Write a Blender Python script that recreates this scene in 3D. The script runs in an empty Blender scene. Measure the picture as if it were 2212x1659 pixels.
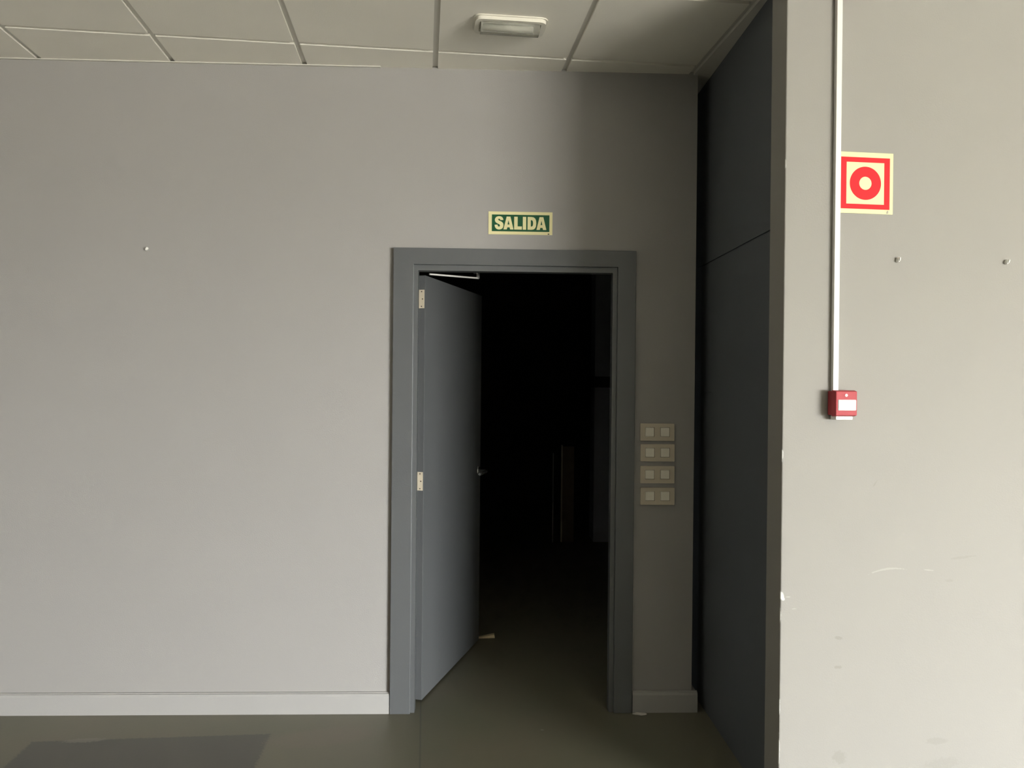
import bpy, bmesh, math, random
from mathutils import Vector, Matrix

random.seed(7)
S = bpy.context.scene
COL = S.collection

# ------------------------------------------------------------------ camera
def make_camera():
    f, W, Hh = 1661.0, 2212.0, 1659.0
    yaw = math.atan(55 / f); pitch = -7.5 / f; roll = 0.0095
    F = Vector((math.sin(yaw) * math.cos(pitch), math.cos(yaw) * math.cos(pitch), math.sin(pitch)))
    R = Vector((math.cos(yaw), -math.sin(yaw), 0)); U = R.cross(F)
    c, s = math.cos(roll), math.sin(roll)
    R2 = c * R + s * U; U2 = -s * R + c * U
    cd = bpy.data.cameras.new('camera'); cam = bpy.data.objects.new('camera', cd); COL.objects.link(cam)
    M = Matrix((R2, U2, -F)).transposed().to_4x4(); M.translation = Vector((0, 0, 1.554))
    cam.matrix_world = M
    cd.sensor_width = 36; cd.lens = 36 * f / W; cd.clip_start = 0.05
    S.camera = cam
make_camera()

# ------------------------------------------------------------------ light and exposure
S.view_settings.view_transform = 'Standard'
S.view_settings.look = 'None'
S.view_settings.exposure = 0.08
S.view_settings.gamma = 1.0
S.view_settings.use_curve_mapping = False
w = bpy.data.worlds.new('daylight'); S.world = w; w.use_nodes = True
w.node_tree.nodes['Background'].inputs[0].default_value = (0.75, 0.85, 1.0, 1)
w.node_tree.nodes['Background'].inputs[1].default_value = 1.0
def area(name, loc, tilt, sx, sy, power, col, rz=0.0, spread=180):
    l = bpy.data.lights.new(name, 'AREA'); l.shape = 'RECTANGLE'; l.size = sx; l.size_y = sy
    l.energy = power; l.color = col; l.spread = math.radians(spread)
    o = bpy.data.objects.new(name, l); COL.objects.link(o); o.location = loc
    o.rotation_euler = (math.radians(90 - tilt), 0, math.radians(rz))
    return o
# daylight through the shop-front opening behind and right of the camera: sky light falling inwards, plus an added upward fill lamp for the ceiling
area('window_skylight', (10.5, -10.2, 1.45), 59.5, 5.4, 2.3, 10800, (0.94, 0.985, 1.05), rz=39, spread=126)
area('ceiling_fill_light', (10.5, -10.2, 0.9), -50, 5.4, 1.4, 2100, (1.0, 0.95, 0.85), rz=39, spread=150)

# ------------------------------------------------------------------ helpers
def mat(name, col, rough=0.6, metal=0.0, noise=0.0, nscale=6.0, bump=0.0, bscale=60.0, spec=0.5, coat=0.0):
    m = bpy.data.materials.new(name); m.use_nodes = True
    nt = m.node_tree; b = nt.nodes['Principled BSDF']
    b.inputs['Base Color'].default_value = (*col, 1); b.inputs['Roughness'].default_value = rough
    b.inputs['Metallic'].default_value = metal; b.inputs['Specular IOR Level'].default_value = spec
    b.inputs['Coat Weight'].default_value = coat
    tc = nt.nodes.new('ShaderNodeTexCoord')
    if noise > 0:
        n = nt.nodes.new('ShaderNodeTexNoise'); n.inputs['Scale'].default_value = nscale
        n.inputs['Detail'].default_value = 5
        nt.links.new(tc.outputs['Object'], n.inputs['Vector'])
        mx = nt.nodes.new('ShaderNodeMix'); mx.data_type = 'RGBA'
        mx.inputs['A'].default_value = (*[c * (1 - noise) for c in col], 1)
        mx.inputs['B'].default_value = (*[min(1, c * (1 + noise)) for c in col], 1)
        nt.links.new(n.outputs['Fac'], mx.inputs['Factor']); nt.links.new(mx.outputs['Result'], b.inputs['Base Color'])
        m['mix'] = mx.name
    if bump > 0:
        n2 = nt.nodes.new('ShaderNodeTexNoise'); n2.inputs['Scale'].default_value = bscale
        n2.inputs['Detail'].default_value = 4
        nt.links.new(tc.outputs['Object'], n2.inputs['Vector'])
        bp = nt.nodes.new('ShaderNodeBump'); bp.inputs['Strength'].default_value = bump
        bp.inputs['Distance'].default_value = 0.002
        nt.links.new(n2.outputs['Fac'], bp.inputs['Height']); nt.links.new(bp.outputs['Normal'], b.inputs['Normal'])
    return m

def base_out(m):
    nt = m.node_tree; b = nt.nodes['Principled BSDF']
    l = [x for x in nt.links if x.to_socket == b.inputs['Base Color']]
    return nt, b, (l[0].from_socket if l else None)

def add_marks(m, marks, axes=('X', 'Z'), front=None):
    """marks: (u, v, ru, rv, angle, colour, strength) - chips, scuffs and smudges with a soft noisy outline"""
    nt, b, cur = base_out(m)
    tc = nt.nodes.new('ShaderNodeTexCoord'); sep = nt.nodes.new('ShaderNodeSeparateXYZ')
    nz = nt.nodes.new('ShaderNodeTexNoise'); nz.inputs['Scale'].default_value = 90; nz.inputs['Detail'].default_value = 3
    nt.links.new(tc.outputs['Object'], nz.inputs['Vector']); nt.links.new(tc.outputs['Object'], sep.inputs[0])
    def mth(op, a, bb=None, clamp=False):
        n = nt.nodes.new('ShaderNodeMath'); n.operation = op; n.use_clamp = clamp
        for i, v in enumerate((a, bb)):
            if v is None: continue
            if isinstance(v, (int, float)): n.inputs[i].default_value = v
            else: nt.links.new(v, n.inputs[i])
        return n.outputs[0]
    for (u, v, ru, rv, ang, colr, st, kind) in marks:
        du = mth('SUBTRACT', sep.outputs[axes[0]], u); dv = mth('SUBTRACT', sep.outputs[axes[1]], v)
        c, s = math.cos(ang), math.sin(ang)
        a = mth('DIVIDE', mth('ADD', mth('MULTIPLY', du, c), mth('MULTIPLY', dv, s)), ru)
        e = mth('DIVIDE', mth('ADD', mth('MULTIPLY', du, -s), mth('MULTIPLY', dv, c)), rv)
        if kind == 'arc': e = mth('ADD', e, mth('MULTIPLY', mth('MULTIPLY', a, a), 3.0))
        if kind == 'rect': d = mth('MAXIMUM', mth('ABSOLUTE', a), mth('ABSOLUTE', e))
        else: d = mth('SQRT', mth('ADD', mth('MULTIPLY', a, a), mth('MULTIPLY', e, e)))
        if kind == 'rect':
            d = mth('ADD', d, mth('MULTIPLY', mth('SUBTRACT', nz.outputs['Fac'], 0.5), 0.07)); sharp = 40.0
        else:
            d = mth('ADD', d, mth('MULTIPLY', mth('SUBTRACT', nz.outputs['Fac'], 0.5), 1.2)); sharp = 3.0
        k = mth('MULTIPLY', mth('MULTIPLY', mth('SUBTRACT', 1.0, d), sharp, True), st)
        if front is not None: k = mth('MULTIPLY', k, mth('LESS_THAN', sep.outputs['Y'], front))
        mx = nt.nodes.new('ShaderNodeMix'); mx.data_type = 'RGBA'
        nt.links.new(k, mx.inputs['Factor'])
        if cur is not None: nt.links.new(cur, mx.inputs['A'])
        else: mx.inputs['A'].default_value = b.inputs['Base Color'].default_value
        mx.inputs['B'].default_value = (*colr, 1)
        cur = mx.outputs['Result']
    nt.links.new(cur, b.inputs['Base Color'])

def link(name, me, m=None, parent=None, smooth=False):
    o = bpy.data.objects.new(name, me); COL.objects.link(o)
    if m: me.materials.append(m)
    if parent: o.parent = parent
    if smooth:
        for p in me.polygons: p.use_smooth = True
    return o

def addbox(bm, x0, x1, y0, y1, z0, z1, rot=None):
    vs = [bm.verts.new((x, y, z)) for x in (x0, x1) for y in (y0, y1) for z in (z0, z1)]
    for f in ((0, 1, 3, 2), (4, 6, 7, 5), (0, 4, 5, 1), (2, 3, 7, 6), (0, 2, 6, 4), (1, 5, 7, 3)):
        bm.faces.new([vs[i] for i in f])
    return vs

def finish(name, bm, m, parent=None, bevel=0.0, seg=2, smooth=False):
    bmesh.ops.recalc_face_normals(bm, faces=bm.faces[:])
    if bevel > 0:
        bmesh.ops.bevel(bm, geom=[e for e in bm.edges], offset=bevel, segments=seg, affect='EDGES', profile=0.5)
    me = bpy.data.meshes.new(name); bm.to_mesh(me); bm.free()
    o = link(name, me, m, parent)
    if smooth:
        for p in me.polygons: p.use_smooth = True
    return o

def box(name, x0, x1, y0, y1, z0, z1, m, parent=None, bevel=0.0, seg=2):
    bm = bmesh.new(); addbox(bm, x0, x1, y0, y1, z0, z1)
    return finish(name, bm, m, parent, bevel, seg)

def boxes(name, lst, m, parent=None):
    bm = bmesh.new()
    for b in lst: addbox(bm, *b)
    return finish(name, bm, m, parent)

def tube(name, pts, r, m, parent=None, n=16, smooth=True):
    bm = bmesh.new(); rings = []
    for i, p in enumerate(pts):
        p = Vector(p)
        d = (Vector(pts[min(i + 1, len(pts) - 1)]) - Vector(pts[max(i - 1, 0)])).normalized()
        a = Vector((0, 0, 1)) if abs(d.z) < .9 else Vector((1, 0, 0))
        u = d.cross(a).normalized(); v = d.cross(u)
        rr = r[i] if isinstance(r, (list, tuple)) else r
        rings.append([bm.verts.new(p + rr * (math.cos(t) * u + math.sin(t) * v)) for t in [2 * math.pi * k / n for k in range(n)]])
    for a, b in zip(rings, rings[1:]):
        for k in range(n): bm.faces.new((a[k], a[(k + 1) % n], b[(k + 1) % n], b[k]))
    bm.faces.new(rings[0]); bm.faces.new(rings[-1])
    o = finish(name, bm, m, parent)
    if smooth:
        for p in o.data.polygons: p.use_smooth = len(p.vertices) == 4
    return o

def flat(name, loops, depth, m, parent=None):
    """filled 2D outline (x right, y up; later loops are holes) extruded; faces -Y after rotation of its parent mesh"""
    cu = bpy.data.curves.new(name, 'CURVE'); cu.dimensions = '2D'; cu.fill_mode = 'BOTH'; cu.extrude = depth / 2
    for lp in loops:
        sp = cu.splines.new('POLY'); sp.points.add(len(lp) - 1)
        for q, (x, y) in zip(sp.points, lp): q.co = (x, y, 0, 1)
        sp.use_cyclic_u = True
    tmp = bpy.data.objects.new('tmp', cu); COL.objects.link(tmp)
    dg = bpy.context.evaluated_depsgraph_get(); dg.update()
    me = bpy.data.meshes.new_from_object(tmp.evaluated_get(dg)); bpy.data.objects.remove(tmp); bpy.data.curves.remove(cu)
    me.name = name
    me.transform(Matrix(((1, 0, 0, 0), (0, 0, -1, 0), (0, 1, 0, 0), (0, 0, 0, 1))))   # (x,y,z)->(x,-z,y)
    me.materials.clear()
    return link(name, me, m, parent)

def thing(name, label, cat, loc=(0, 0, 0), rz=0.0, group=None):
    o = bpy.data.objects.new(name, None); COL.objects.link(o); o.empty_display_size = 0.05
    o.location = loc; o.rotation_euler = (0, 0, rz); tag(o, label, cat, group); return o

def tag(o, label, cat, group=None):
    o['label'] = label; o['category'] = cat
    if group: o['group'] = group
    return o

def structure(o, label=None, cat=None):
    o['kind'] = 'structure'
    if label: o['label'] = label
    if cat: o['category'] = cat
    return o

def rrect(x0, x1, y0, y1, r, n=6):
    pts = []
    for cx, cy, a0 in ((x1 - r, y1 - r, 0), (x0 + r, y1 - r, 90), (x0 + r, y0 + r, 180), (x1 - r, y0 + r, 270)):
        for k in range(n + 1):
            a = math.radians(a0 + 90 * k / n); pts.append((cx + r * math.cos(a), cy + r * math.sin(a)))
    return pts

def circle(cx, cy, r, n=64):
    return [(cx + r * math.cos(2 * math.pi * k / n), cy + r * math.sin(2 * math.pi * k / n)) for k in range(n)]

G = math.radians(4.66)       # the ceiling grid and the near wall are turned by this against the far wall
# ------------------------------------------------------------------ materials
WALLC = (0.345, 0.334, 0.316)
m_wall = mat('grey wall paint', WALLC, 0.55, noise=0.03, nscale=1.6, bump=0.25, bscale=220)
m_near = mat('warm grey wall paint scuffed', (0.300, 0.288, 0.262), 0.8, spec=0.2, noise=0.03, nscale=1.6, bump=0.15, bscale=180)
m_paint = mat('dark grey door paint', (0.101, 0.106, 0.107), 0.42, noise=0.05, nscale=5, bump=0.15, bscale=120)
m_panel = mat('charcoal panel paint', (0.098, 0.108, 0.118), 0.6, noise=0.08, nscale=4, bump=0.2, bscale=90)
m_tile = mat('ceiling tile', (0.92, 0.885, 0.79), 0.8, noise=0.03, nscale=3, bump=0.3, bscale=300)
m_bar = mat('white lacquered tee bar', (0.70, 0.68, 0.62), 0.35)
m_white = mat('white plastic', (0.83, 0.82, 0.77), 0.3)
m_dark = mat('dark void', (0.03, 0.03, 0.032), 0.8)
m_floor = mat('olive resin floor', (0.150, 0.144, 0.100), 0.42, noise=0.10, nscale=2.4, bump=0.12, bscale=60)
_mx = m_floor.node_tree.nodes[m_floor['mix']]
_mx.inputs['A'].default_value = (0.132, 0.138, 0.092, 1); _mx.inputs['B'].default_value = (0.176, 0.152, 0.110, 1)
m_yel = mat('pale yellow glow film', (0.83, 0.77, 0.43), 0.6, spec=0.15)
m_green = mat('dark green print', (0.008, 0.085, 0.032), 0.45, spec=0.3)
m_red = mat('red print', (0.80, 0.026, 0.032), 0.6, spec=0.1)
m_redp = mat('red plastic', (0.36, 0.04, 0.047), 0.62, spec=0.4)
m_black = mat('black print', (0.02, 0.02, 0.02), 0.5)
m_frame = mat('bronze grey switch frame', (0.62, 0.55, 0.43), 0.45)
m_butt = mat('pale beige switch button', (0.90, 0.86, 0.74), 0.4)
m_hinge = mat('cream brass hinge', (0.75, 0.66, 0.50), 0.35, metal=0.2)
m_metal = mat('brushed steel', (0.75, 0.75, 0.75), 0.25, metal=0.9)
m_wood = mat('brown board', (0.16, 0.11, 0.06), 0.5, noise=0.3, nscale=12)
m_pale = mat('pale wood offcut', (0.55, 0.45, 0.28), 0.7, noise=0.2, nscale=60)
m_rub = mat('plaster rubble', (0.6, 0.57, 0.52), 0.8, noise=0.2, nscale=60)
m_dull = mat('grey lamp reflector', (0.36, 0.34, 0.29), 0.4)
m_lens = mat('clear lamp cover', (0.72, 0.71, 0.62), 0.12, coat=0.5)

WHT = (0.80, 0.79, 0.75); SCR = (0.40, 0.385, 0.355); GRY = (0.245, 0.238, 0.212); DRK = (0.22, 0.22, 0.2)

# ------------------------------------------------------------------ room shell
CZ = 3.005
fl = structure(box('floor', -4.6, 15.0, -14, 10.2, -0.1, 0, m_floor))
# dark rectangle, pale spot at its corner, joint line in the resin
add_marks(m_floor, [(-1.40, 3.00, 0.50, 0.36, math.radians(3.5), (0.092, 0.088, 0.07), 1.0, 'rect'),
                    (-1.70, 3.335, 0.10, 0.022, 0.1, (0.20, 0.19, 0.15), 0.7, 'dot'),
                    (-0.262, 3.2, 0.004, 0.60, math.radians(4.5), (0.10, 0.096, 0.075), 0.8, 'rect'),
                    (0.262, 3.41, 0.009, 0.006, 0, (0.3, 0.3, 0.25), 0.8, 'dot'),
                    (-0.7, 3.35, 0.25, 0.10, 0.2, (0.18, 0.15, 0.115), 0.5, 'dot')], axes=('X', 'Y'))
structure(box('floor_bounce', 1.6, 12.9, -8.4, 1.4, 0, 0.006, mat('pale bounce floor', (0.84, 0.83, 0.78), 0.4, noise=0.05, nscale=2)))  # added, unseen pale slab that bounces light up like a sun patch
YW = 3.60
OX0, OX1, OZ = -0.36, 0.628, 2.105
wl = structure(boxes('wall_back', [(-4.6, OX0, YW, YW + .14, 0, CZ + .07), (OX1, 0.982, YW, YW + .14, 0, CZ + .07),
                                  (OX0, OX1, YW, YW + .14, OZ, CZ + .07)], m_wall))
structure(box('wall_left', -4.6, -4.5, -8.4, YW, 0, CZ + .07, m_wall))
structure(box('wall_far_right', 13.0, 13.1, -8.4, 3.4, 0, CZ + .07, m_wall))
structure(boxes('wall_front', [(-4.6, 7.05, -8.5, -8.4, 0, CZ + .07), (12.25, 13.1, -8.5, -8.4, 0, CZ + .07),
                               (7.05, 12.25, -8.5, -8.4, 2.6, CZ + .07), (7.05, 12.25, -8.5, -8.4, 0, .08)], m_wall))
structure(boxes('window_1', [(7.05, 7.1, -8.49, -8.41, .08, 2.6), (12.2, 12.25, -8.49, -8.41, .08, 2.6),
                             (7.1, 12.2, -8.49, -8.41, 2.55, 2.6), (7.1, 12.2, -8.49, -8.41, .08, .13)], m_paint))
# near wall on the right: a partition whose end face shows on its left
nw = structure(box('wall_right', 1.2125, 12.9, 2.49, 2.604, 0, CZ + .07, m_near, bevel=0.004))
nw.rotation_euler = (0, 0, G)
add_marks(m_near, [(1.2135, 1.31, 0.0035, 0.025, 0, WHT, 1, 'dot'), (1.216, 0.83, 0.009, 0.018, 0.4, WHT, 1, 'dot'),
                   (1.2125, 0.76, 0.003, 0.03, 0, WHT, 1, 'dot'),
                   (1.238, 0.826, 0.010, 0.003, 0, SCR, 0.7, 'dot'), (1.262, 0.785, 0.011, 0.002, 0, SCR, 0.6, 'dot'),
                   (1.600, 0.915, 0.075, 0.004, 0.10, SCR, 0.55, 'arc'), (1.752, 0.908, 0.020, 0.003, -0.1, SCR, 0.5, 'dot'),
                   (1.423, 0.68, 0.016, 0.007, -0.3, GRY, 0.7, 'dot'), (1.423, 0.58, 0.016, 0.006, 0, GRY, 0.7, 'dot'),
                   (1.55, 1.21, 0.003, 0.016, -0.6, GRY, 0.5, 'dot'), (1.88, 0.95, 0.055, 0.005, 0.1, GRY, 0.35, 'dot'),
                   (1.83, 0.87, 0.02, 0.006, 0, GRY, 0.3, 'dot'),
                   (1.43, 0.27, 0.03, 0.025, -0.5, GRY, 0.5, 'dot'), (1.79, 0.31, 0.045, 0.014, 0, GRY, 0.4, 'dot'),
                   (1.81, 0.23, 0.08, 0.022, 0.1, GRY, 0.3, 'dot'), (1.2135, 0.45, 0.003, 0.03, 0, WHT, 0.8, 'dot'),
                   (1.2135, 2.3, 0.003, 0.02, 0, WHT, 0.6, 'dot'), (1.2135, 0.30, 0.003, 0.06, 0, WHT, 0.8, 'dot')], front=2.494)
# dark panelled wall running from the partition to beyond the end of the far wall
structure(boxes('wall_panelled', [(1.047, 1.09, 2.72, 4.6, 2.124, CZ + .03), (1.047, 1.09, 2.72, 4.6, 1.5095, 2.117),
                                  (1.047, 1.09, 2.72, 3.545, 1.5035, 1.5095), (1.047, 1.09, 3.66, 4.6, 1.5035, 1.5095),
                                  (1.047, 1.09, 2.72, 4.6, 0, 1.5035), (1.053, 1.09, 2.72, 4.6, 0, CZ + .03)], m_panel))
# dark room behind the door
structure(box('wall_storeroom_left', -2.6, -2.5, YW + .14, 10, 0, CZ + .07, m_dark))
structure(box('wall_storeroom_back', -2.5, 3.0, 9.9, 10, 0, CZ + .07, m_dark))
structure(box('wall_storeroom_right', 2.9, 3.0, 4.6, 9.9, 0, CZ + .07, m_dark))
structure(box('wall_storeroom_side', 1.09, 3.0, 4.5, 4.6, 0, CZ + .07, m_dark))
pier = structure(boxes('wall_pier', [(1.045, 1.6, 7.4, 7.7, 0.0, 1.495), (1.045, 1.6, 7.4, 7.7, 1.60, 2.7)],
                       mat('blue grey pier paint', (0.55, 0.56, 0.63), 0.3)))
structure(box('trim_1', 1.03, 1.62, 7.37, 7.7, 1.495, 1.60, m_dark))

# baseboards: wall paint runs over them
m_base = mat('painted skirting', (0.38, 0.372, 0.355), 0.45, noise=0.04, nscale=5, bump=0.2, bscale=80)
def skirting(name, x0, x1, wrap):
    bm = bmesh.new()
    prof = [(YW, 0), (YW - .020, 0), (YW - .020, .082), (YW - .016, .092), (YW - .009, .0945), (YW - .009, .0975), (YW, .0975)]
    a = [bm.verts.new((x0, y, z)) for y, z in prof]; b = [bm.verts.new((x1, y, z)) for y, z in prof]
    for i in range(len(prof)):
        j = (i + 1) % len(prof); bm.faces.new((a[i], a[j], b[j], b[i]))
    bm.faces.new(a); bm.faces.new(b)
    if wrap: addbox(bm, 0.982, x1, YW, YW + .14, 0, .09)
    return structure(finish(name, bm, m_base))
skirting('baseboard_left', -4.5, -0.439, False)
skirting('baseboard_right', 0.699, 1.006, True)

# ceiling: tegular tiles hanging a little below the tee bars
cl = structure(box('ceiling', -4.6, 13.1, -9.0, 10.2, CZ + .06, CZ + .16, m_tile))
BL = [1.240 - 0.5998 * k for k in range(0, 11)]      # tee bars running away from the camera
AL = [3.421 - 0.5998 * k for k in range(0, 20)]
gb = 0.0120                                           # half width of the open joint
# far wall face in grid coordinates: point (x, YW): b = x cosG + y sinG, a = -x sinG + y cosG
def a_wall(b):  # a at the far wall for a given b
    return (YW - b * math.sin(G)) / math.cos(G)
def tile_prism(b0, b1, a0, a1a, a1b):
    bm = bmesh.new(); zt, zb = CZ + .03, CZ
    lo = [(b0, a0), (b1, a0), (b1, a1b), (b0, a1a)]
    t = [bm.verts.new((x, y, zt)) for x, y in lo]; bt = [bm.verts.new((x, y, zb)) for x, y in lo]
    bm.faces.new(t); bm.faces.new(bt)
    for i in range(4): bm.faces.new((bt[i], bt[(i + 1) % 4], t[(i + 1) % 4], t[i]))
    return bm
rest = bmesh.new()
for i in range(len(BL) - 1):
    b1, b0 = BL[i] - gb, BL[i + 1] + gb
    rows = [(AL[0] + gb, a_wall(b0) - .0, a_wall(b1) - .0)] + [(AL[k + 1] + gb, AL[k] - gb, AL[k] - gb) for k in range(len(AL) - 1)]
    for r, (a0, e0, e1) in enumerate(rows):
        bm = tile_prism(b0, b1, a0, e0, e1)
        if i < 6 and r < 3:
            t = finish('ceiling_tile', bm, m_tile, cl); t.rotation_euler = (0, 0, G)
        else:
            me = bpy.data.meshes.new('t'); bmesh.ops.recalc_face_normals(bm, faces=bm.faces[:]); bm.to_mesh(me); bm.free(); rest.from_mesh(me); bpy.data.meshes.remove(me)
# tiles right of the last line in front of the near wall
for i in range(19):
    b0, b1 = 1.240 + gb + .5998 * i, 1.240 - gb + .5998 * (i + 1)
    for k in range(19):
        a1 = 2.486 - .5998 * k; bm = tile_prism(b0, b1, a1 - .58, a1, a1)
        me = bpy.data.meshes.new('t'); bmesh.ops.recalc_face_normals(bm, faces=bm.faces[:]); bm.to_mesh(me); bm.free(); rest.from_mesh(me); bpy.data.meshes.remove(me)
me = bpy.data.meshes.new('ceiling_tiling'); rest.to_mesh(me); rest.free()
o = link('ceiling_tiling', me, m_tile, cl); o.rotation_euler = (0, 0, G); o['kind'] = 'stuff'
# tee bars
bars = []
for b in BL[:7]:
    bars.append((b - .0125, b + .0125, -2.5, a_wall(b)))
for a in AL[:4]:
    bars.append((-2.6, 1.2525, a - .0125, a + .0125))
for k, (x0, x1, y0, y1) in enumerate(bars):
    o = box('grid_bar', x0, x1, y0, y1, CZ + (.010 if k < 7 else .0108), CZ + .04 + .0005 * k, m_bar, cl); o.rotation_euler = (0, 0, G)
# filler strip between the last bar and the panelled wall
bm = bmesh.new()
pts = [(1.2505 * math.cos(G) - 2.60 * math.sin(G), 1.2505 * math.sin(G) + 2.60 * math.cos(G)), (1.047, 2.70), (1.047, YW + .4),
       (1.2505 * math.cos(G) - 3.9 * math.sin(G), YW + .4)]
t = [bm.verts.new((x, y, CZ + .03)) for x, y in pts]; bt = [bm.verts.new((x, y, CZ - .004)) for x, y in pts]
bm.faces.new(t); bm.faces.new(bt)
for i in range(4): bm.faces.new((bt[i], bt[(i + 1) % 4], t[(i + 1) % 4], t[i]))
finish('ceiling_filler', bm, m_bar, cl)
# angle strip along the far wall, ending above the left part of the door
structure(box('trim_2', -4.5, -0.505, YW - .014, YW, CZ - .004, CZ, m_bar))

# ------------------------------------------------------------------ door
door = thing('door_1', 'dark grey painted door standing open into a dark room', 'door', (-0.298, 3.70, 0))
door['kind'] = 'structure'
def P(o):
    o.matrix_parent_inverse = Matrix.Translation((0.298, -3.70, 0)); return o
frame = P(boxes('door_frame', [(-0.358, -0.3225, 3.592, 3.645, 0, 2.0625), (0.5875, 0.626, 3.592, 3.645, 0, 2.0625),
                             (-0.358, 0.626, 3.592, 3.645, 2.0625, 2.103),
                             (-0.358, -0.341, 3.645, 3.72, 0, 2.0865), (0.609, 0.626, 3.645, 3.72, 0, 2.0865),
                             (-0.358, 0.626, 3.645, 3.72, 2.0865, 2.103)], m_paint, door))
def casing(name, pts):
    bm = bmesh.new()
    y0, y1 = YW - .024, YW
    a = [bm.verts.new((x, y0, z)) for x, z in pts]; b = [bm.verts.new((x, y1, z)) for x, z in pts]
    bm.faces.new(a); bm.faces.new(b)
    for i in range(len(pts)): bm.faces.new((a[i], a[(i + 1) % len(pts)], b[(i + 1) % len(pts)], b[i]))
    return P(finish(name, bm, m_paint, door, bevel=0.0018))
casing('casing', [(-0.436, 0), (-0.3415, 0), (-0.3415, 2.0885), (0.6095, 2.0885), (0.6095, 0), (0.695, 0), (0.695, 2.165), (-0.436, 2.165)])
# leaf, built along its own x axis and turned open by 73 degrees
leaf = box('door_leaf', 0, 0.905, 0, 0.040, 0.012, 2.055, m_paint, door, bevel=0.0015)
leaf.rotation_euler = (0, 0, math.radians(72.9)); leaf.location = (0, 0.004, 0)
def hinge(z0, z1):
    h = box('hinge', -0.0022, 0.0, 0.004, 0.0335, z0, z1, m_hinge, leaf, bevel=0.0006)
    for q, (yy, t) in enumerate(((.018, .1), (.013, .5), (.018, .9))):
        s = tube('hinge_screw', [(-0.0022, yy, z0 + (z1 - z0) * t), (-0.0032, yy, z0 + (z1 - z0) * t)], 0.0032, m_dark_screw, h, 12)
    tube('hinge_knuckle', [(0.005, 0.0455, z0), (0.005, 0.0455, z1)], 0.005, m_hinge, h, 12)
m_dark_screw = mat('dark screw head', (0.10, 0.07, 0.05), 0.5)
hinge(1.897, 1.986); hinge(1.021, 1.110)
# lever handle at the free edge
hd = tube('door_handle', [(0.855, 0.0, 1.022), (0.855, -0.010, 1.022)], 0.024, m_metal, leaf, 24)
tube('lever', [(0.855, -0.008, 1.022), (0.855, -0.045, 1.022), (0.847, -0.052, 1.021), (0.76, -0.052, 1.018), (0.735, -0.048, 1.016)],
     [0.009, 0.009, 0.0095, 0.009, 0.008], m_metal, hd, 14)
# closer arm over the leaf
cl_arm = P(box('door_closer', -0.5 + .2, -0.02, 3.745, 3.79, 2.108, 2.15, m_dark, door, bevel=0.003))
arm = tube('closer_arm', [(-0.28, 3.705, 2.0612), (-0.257, 3.72, 2.0615), (-0.0444, 3.86, 2.0652)], 0.0045, m_white, cl_arm, 10)
brk = boxes('closer_bracket', [(-0.070, -0.050, 3.775, 3.865, 2.086, 2.092), (-0.070, -0.050, 3.775, 3.781, 2.086, 2.12), (-0.055, -0.040, 3.852, 3.866, 2.063, 2.09)], m_metal, cl_arm)

# ------------------------------------------------------------------ exit sign
sg = thing('exit_sign', 'green sign with pale letters SALIDA on the wall above the open door', 'sign', (0.002, YW, 2.237))
u = 0.2995 / 1800
def Q(x, y): return ((x - 190) * u, (870 - y) * u)
def ql(l): return [Q(x, y) for x, y in l]
pb = flat('sign_panel', [[(0, 0), (.2995, 0), (.2995, .1065), (0, .1065)]], 0.002, m_yel, sg); pb.location = (0, -0.001, 0)
gr = flat('green_field', [ql([(285, 785), (1905, 785), (1905, 315), (285, 315)])], 0.0004, m_green, sg); gr.location = (0, -0.0022, 0)
def chaikin(p, n=2):
    for _ in range(n):
        q = []
        for k in range(len(p)):
            a, b = p[k], p[(k + 1) % len(p)]
            q += [(.75 * a[0] + .25 * b[0], .75 * a[1] + .25 * b[1]), (.25 * a[0] + .75 * b[0], .25 * a[1] + .75 * b[1])]
        p = q
    return p
S_OUT = [(610, 466), (607, 464), (596, 412), (558, 374), (505, 360), (450, 365), (403, 388), (374, 430), (367, 475), (382, 522), (420, 555), (470, 577),
         (502, 594), (516, 615), (511, 642), (490, 657), (468, 652), (450, 632), (446, 602), (443, 599), (366, 605), (364, 609), (370, 660), (398, 704), (440, 730), (490, 738),
         (547, 727), (588, 697), (611, 650), (613, 600), (600, 553), (565, 518), (510, 493), (474, 476), (460, 458), (466, 439), (487, 430), (510, 439), (524, 468), (527, 470)]
letters = [
    [chaikin(S_OUT)],
    [[(612, 730), (700, 370), (806, 370), (895, 730), (800, 730), (785, 672), (722, 672), (706, 730)], [(726, 592), (754, 472), (781, 592)]],
    [[(912, 730), (912, 370), (1010, 370), (1010, 640), (1130, 640), (1130, 730)]],
    [[(1155, 730), (1155, 370), (1250, 370), (1250, 730)]],
    [[(1290, 730), (1290, 370), (1400, 370), (1455, 378), (1500, 410), (1526, 465), (1535, 550), (1526, 635), (1500, 690), (1455, 722), (1400, 730)],
     [(1380, 460), (1400, 460), (1424, 470), (1440, 500), (1446, 550), (1440, 600), (1424, 630), (1400, 640), (1380, 640)]],
    [[(1540, 730), (1625, 370), (1732, 370), (1820, 730), (1728, 730), (1712, 672), (1648, 672), (1634, 730)], [(1653, 592), (1680, 472), (1707, 592)]],
]
for lt in letters:
    o = flat('letter', [ql(l) for l in lt], 0.0004, m_yel, sg); o.location = (0, -0.0026, 0)
o = flat('printed_mark', [ql([(1860, 858), (1905, 858), (1905, 830), (1860, 830)])], 0.0003, m_black, sg); o.location = (0, -0.0022, 0)

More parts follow.
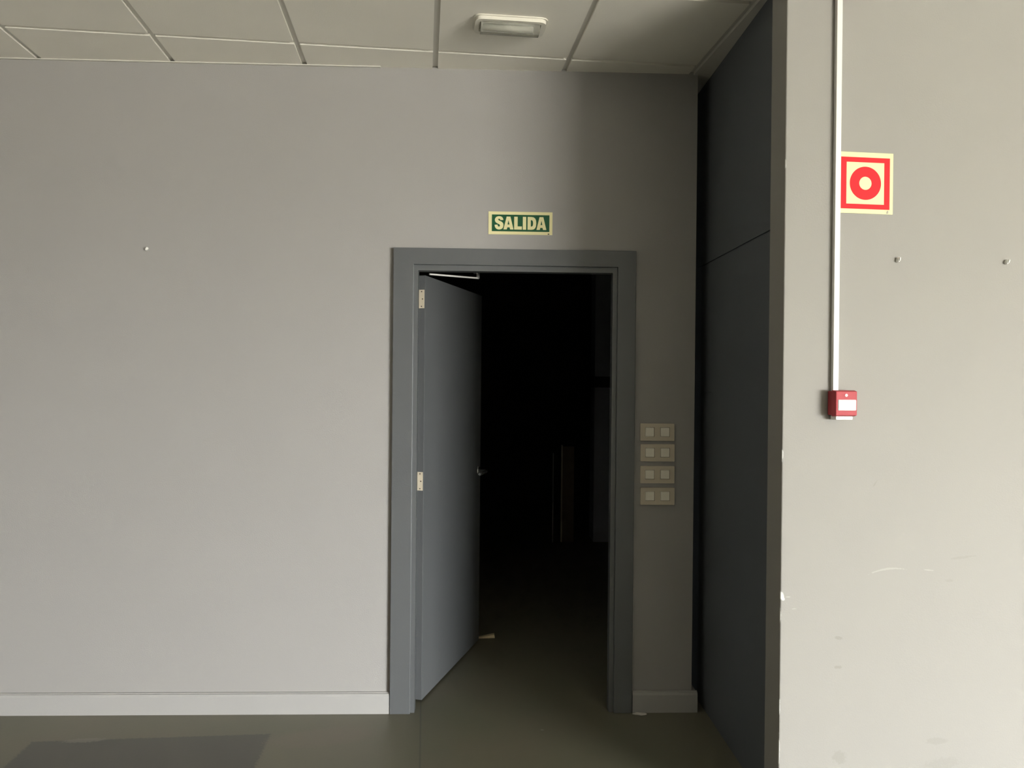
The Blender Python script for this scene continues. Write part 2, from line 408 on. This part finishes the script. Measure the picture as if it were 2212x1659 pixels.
# ------------------------------------------------------------------ switches
SWL = ['double light switch plate beside the door, topmost of the four', 'double light switch plate beside the door, second from the top of four',
       'double light switch plate beside the door, third from the top of four', 'double light switch plate beside the door, lowest of the four']
sw0 = thing('light_switch', SWL[0], 'light switch', (0.7245, YW, 1.277), 0, 'stacked light switches right of the door')
w_, h_ = .161, .081
fr = flat('switch_frame', [rrect(0, w_, 0, h_, .003, 3), rrect(.0225, .0665, .019, .063, .001, 2)[::-1], rrect(.0945, .1385, .019, .063, .001, 2)[::-1]], 0.010, m_frame, sw0)
fr.location = (0, -0.005, 0)
for x in (.0445, .1165):
    b = box('switch_button', x - .0208, x + .0208, -0.0098, -0.0005, .0202, .0618, m_butt, sw0, bevel=0.0012)
kids = list(sw0.children)
for lab, (x, z) in zip(SWL[1:], ((0.7265, 1.180), (0.7268, 1.077), (0.7285, 0.9755))):
    r = sw0.copy(); COL.objects.link(r); r.location = (x, YW, z); r['label'] = lab
    for k in kids:
        c = k.copy(); COL.objects.link(c); c.parent = r

# ------------------------------------------------------------------ near wall fittings, in the wall's own frame (x along, y into the wall)
YN = 2.49
def near(name, label, cat, bx, z, group=None):
    loc = Matrix.Rotation(G, 3, 'Z') @ Vector((bx, YN, z))
    return thing(name, label, cat, loc, G, group)
fs = near('fire_alarm_sign', 'square pale yellow sign with red border and red ring, right of the white conduit', 'sign', 1.391, 2.139)
sw = .2105
o = flat('sign_panel', [[(0, 0), (sw, 0), (sw, .209), (0, .209)]], .0022, m_yel, fs); o.location = (0, -.0011, 0)
cxx, czz = sw - .012 - .089, .1035
o = flat('red_border', [[(cxx - .089, czz - .0885), (cxx + .089, czz - .0885), (cxx + .089, czz + .0885), (cxx - .089, czz + .0885)],
                        [(cxx - .069, czz - .0715), (cxx - .069, czz + .0715), (cxx + .0685, czz + .0715), (cxx + .0685, czz - .0715)]], .0004, m_red, fs)
o.location = (0, -.0024, 0)
o = flat('red_ring', [circle(cxx, czz, .057), circle(cxx, czz, .0225)[::-1]], .0004, m_red, fs); o.location = (0, -.0024, 0)
o = flat('printed_mark', [[(sw - .025, .002), (sw - .0165, .002), (sw - .0165, .012), (sw - .021, .012)]], .0003, mat('grey print', (.35, .33, .25)), fs); o.location = (0, -.0024, 0)

cn = near('cable_conduit', 'white vertical cable conduit running down to the red call point', 'conduit', 1.398, 1.525)
box('conduit_duct', -.0145, .0050, -.017, 0, 0, 1.345, m_white, cn, bevel=.0015)
# call point
cp = near('fire_call_point', 'small red fire call point box at the foot of the conduit', 'alarm button', 1.373, 1.441)
bk = box('back_box', 0, .078, -.030, 0, 0.006, .088, m_redp, cp, bevel=.003)
def facebox(name, x0, x1, z0, z1, y0, y1, m, taper, parent):
    bm = bmesh.new()
    a = [bm.verts.new(p) for p in ((x0, y0, z0), (x1, y0, z0), (x1, y0, z1), (x0, y0, z1))]
    b = [bm.verts.new(p) for p in ((x0 + taper, y1, z0 + taper), (x1 - taper, y1, z0 + taper), (x1 - taper, y1, z1 - taper), (x0 + taper, y1, z1 - taper))]
    bm.faces.new(a); bm.faces.new(b)
    for i in range(4): bm.faces.new((a[i], a[(i + 1) % 4], b[(i + 1) % 4], b[i]))
    return finish(name, bm, m, parent, bevel=.002)
facebox('front_cover', -.002, .081, 0.002, .091, -.030, -.052, m_redp, .004, cp)
facebox('white_label', .008, .074, .022, .060, -.0515, -.0545, m_white, .002, cp)
tube('cover_screw', [(.038, -.0515, .074), (.038, -.0535, .074)], .005, mat('pink plastic', (.85, .45, .42), .4), cp, 16)
o = flat('printed_mark', [[(.022, .040), (.026, .040), (.031, .046), (.029, .047)]], .0004, mat('light grey print', (.5, .5, .5)), cp); o.location = (0, -.0547, 0)
facebox('test_key_slot', .008, .070, -.010, .004, -.006, -.040, m_white, .001, cp)
# junction box above, only its foot in view
jb = near('junction_box', 'red box at the top edge above the white conduit', 'alarm box', 1.368, 2.868)
box('box_body', 0, .056, -.045, 0, 0.004, .08, m_redp, jb, bevel=.004)
box('box_lid', -.002, .058, -.052, -.045, 0.002, .082, m_redp, jb, bevel=.002)

def wall_plug(nm, label, loc, rz, tilt, grp):
    t = thing(nm, label, 'wall plug', loc, rz, grp)
    t.rotation_euler = (0, tilt, rz)
    bm = bmesh.new()
    n = 14
    prof = [(0.000, .0050), (-.004, .0058), (-.009, .0056), (-.013, .0042), (-.0145, .0018)]
    rings = [[bm.verts.new((r * math.cos(2 * math.pi * k / n), y, r * 1.55 * math.sin(2 * math.pi * k / n))) for k in range(n)] for y, r in prof]
    for a, b in zip(rings, rings[1:]):
        for k in range(n): bm.faces.new((a[k], a[(k + 1) % n], b[(k + 1) % n], b[k]))
    bm.faces.new(rings[0]); bm.faces.new(rings[-1])
    finish('plug_sleeve', bm, m_plug, t)
    bm = bmesh.new(); addbox(bm, -.0012, .0022, -.0175, -.006, -.004, .007)
    finish('plug_tongue', bm, m_plug, t, bevel=.0006)
    return t
m_plug = mat('white nylon', (0.86, 0.85, 0.80), 0.5, spec=0.3)
R3 = Matrix.Rotation(G, 3, 'Z')
wall_plug('wall_plug', 'small white wall plug below the square fire sign on the pale right wall', R3 @ Vector((1.6215, YN, 1.9826)), G, 0.1, 'white wall plugs')
wall_plug('wall_plug', 'small white wall plug nearest the right edge of the photo', R3 @ Vector((2.0285, YN, 1.986)), G, 0.35, 'white wall plugs')
wall_plug('wall_plug', 'small slanted white wall plug alone on the broad wall left of the door', (-1.5686, YW, 2.1439), 0, 0.6, 'white wall plugs')

# ------------------------------------------------------------------ emergency lamp on the ceiling tile
lp = thing('emergency_light', 'white oblong emergency light with rounded corners on a ceiling tile', 'ceiling light',
           Matrix.Rotation(G, 3, 'Z') @ Vector((0.335, 3.118, CZ)), G)
def flatz(name, loops, z0, z1, m, parent):
    o = flat(name, loops, abs(z1 - z0), m, parent)
    o.data.transform(Matrix(((1, 0, 0, 0), (0, 0, 1, 0), (0, -1, 0, (z0 + z1) / 2), (0, 0, 0, 1))))  # lay it flat
    return o
m_cream = mat('cream lamp housing', (0.80, 0.77, 0.67), 0.4)
flatz('base_plate', [rrect(-.150, .150, -.074, .074, .03)], -.004, 0, m_cream, lp)
flatz('bezel', [rrect(-.143, .143, -.068, .068, .028), rrect(-.124, .124, -.051, .051, .014)[::-1]], -.018, -.004, m_cream, lp)
flatz('reflector', [rrect(-.124, .124, -.051, .051, .014)], -.006, -.004, m_dull, lp)
tb = tube('lamp_tube', [(-.110, -.012, -.022), (.095, -.012, -.022)], .0115, m_white, lp, 16)
bm = bmesh.new(); n = 12
ring = []
for x in (-.119, .119):
    ring.append([bm.verts.new((x, .044 * math.cos(math.pi * k / n) - .000, -.014 - .030 * math.sin(math.pi * k / n))) for k in range(n + 1)])
finish_ok = [bm.faces.new((ring[0][k], ring[0][k + 1], ring[1][k + 1], ring[1][k])) for k in range(n)]
bm.faces.new(ring[0]); bm.faces.new(ring[1]); bm.faces.new((ring[0][0], ring[0][n], ring[1][n], ring[1][0]))
m_cover = mat('clear plastic cover', (0.8, 0.8, 0.72), 0.15)
m_cover.node_tree.nodes['Principled BSDF'].inputs['Transmission Weight'].default_value = 0.85
m_cover.node_tree.nodes['Principled BSDF'].inputs['IOR'].default_value = 1.3
finish('lamp_cover', bm, m_cover, lp)

# ------------------------------------------------------------------ bits on the floor and in the dark room
def lump(name, label, cat, loc, sx, sy, sz, m, rz=0, seed=1):
    bm = bmesh.new(); bmesh.ops.create_icosphere(bm, subdivisions=2, radius=1)
    rnd = random.Random(seed)
    for v in bm.verts:
        k = 1 + rnd.uniform(-.22, .22)
        v.co = Vector((v.co.x * sx * k, v.co.y * sy * k, max(v.co.z, -0.6) * sz * k))
    z = min(v.co.z for v in bm.verts)
    for v in bm.verts: v.co.z -= z
    o = finish(name, bm, m); o.location = loc; o.rotation_euler = (0, 0, rz)
    return tag(o, label, cat)
lump('plaster_crumb', 'small pale crumb of plaster at the foot of the right door casing', 'rubble', (0.728, 3.558, 0), .030, .010, .006, m_rub, -0.1, 3)
bm = bmesh.new()
vs = [bm.verts.new(p) for p in ((-.06, -.014, 0), (.058, -.018, 0), (.06, .016, 0), (-.055, .010, 0), (-.058, -.01, .004), (.055, -.016, .020), (.057, .014, .022), (-.053, .008, .005))]
for f in ((0, 1, 2, 3), (4, 5, 6, 7), (0, 1, 5, 4), (1, 2, 6, 5), (2, 3, 7, 6), (3, 0, 4, 7)): bm.faces.new([vs[i] for i in f])
o = finish('door_wedge', bm, m_pale, bevel=.002); o.location = (0.005, 4.64, 0); o.rotation_euler = (0, 0, 0.1)
tag(o, 'pale wooden wedge lying on the floor by the free edge of the open door', 'wedge')

bd = thing('upright_board', 'narrow brown board standing upright in the dark room behind the door', 'board', (0.795, 7.4, 0), 0)
box('board_body', -.055, .058, 0, .05, 0.0, .92, m_wood, bd, bevel=.002)
box('edge_strip', -.066, -.055, -.008, .05, 0.0, .935, mat('pale edge strip', (.75, .68, .55), .3), bd, bevel=.001)
sp = box('metal_strip', .646, .653, 7.38, 7.40, 0.0, .86, mat('dull steel', (0.45, 0.45, 0.45), 0.5, metal=0.5), None, bevel=.001)
tag(sp, 'thin metal strip standing upright left of the brown board in the dark room', 'strip')
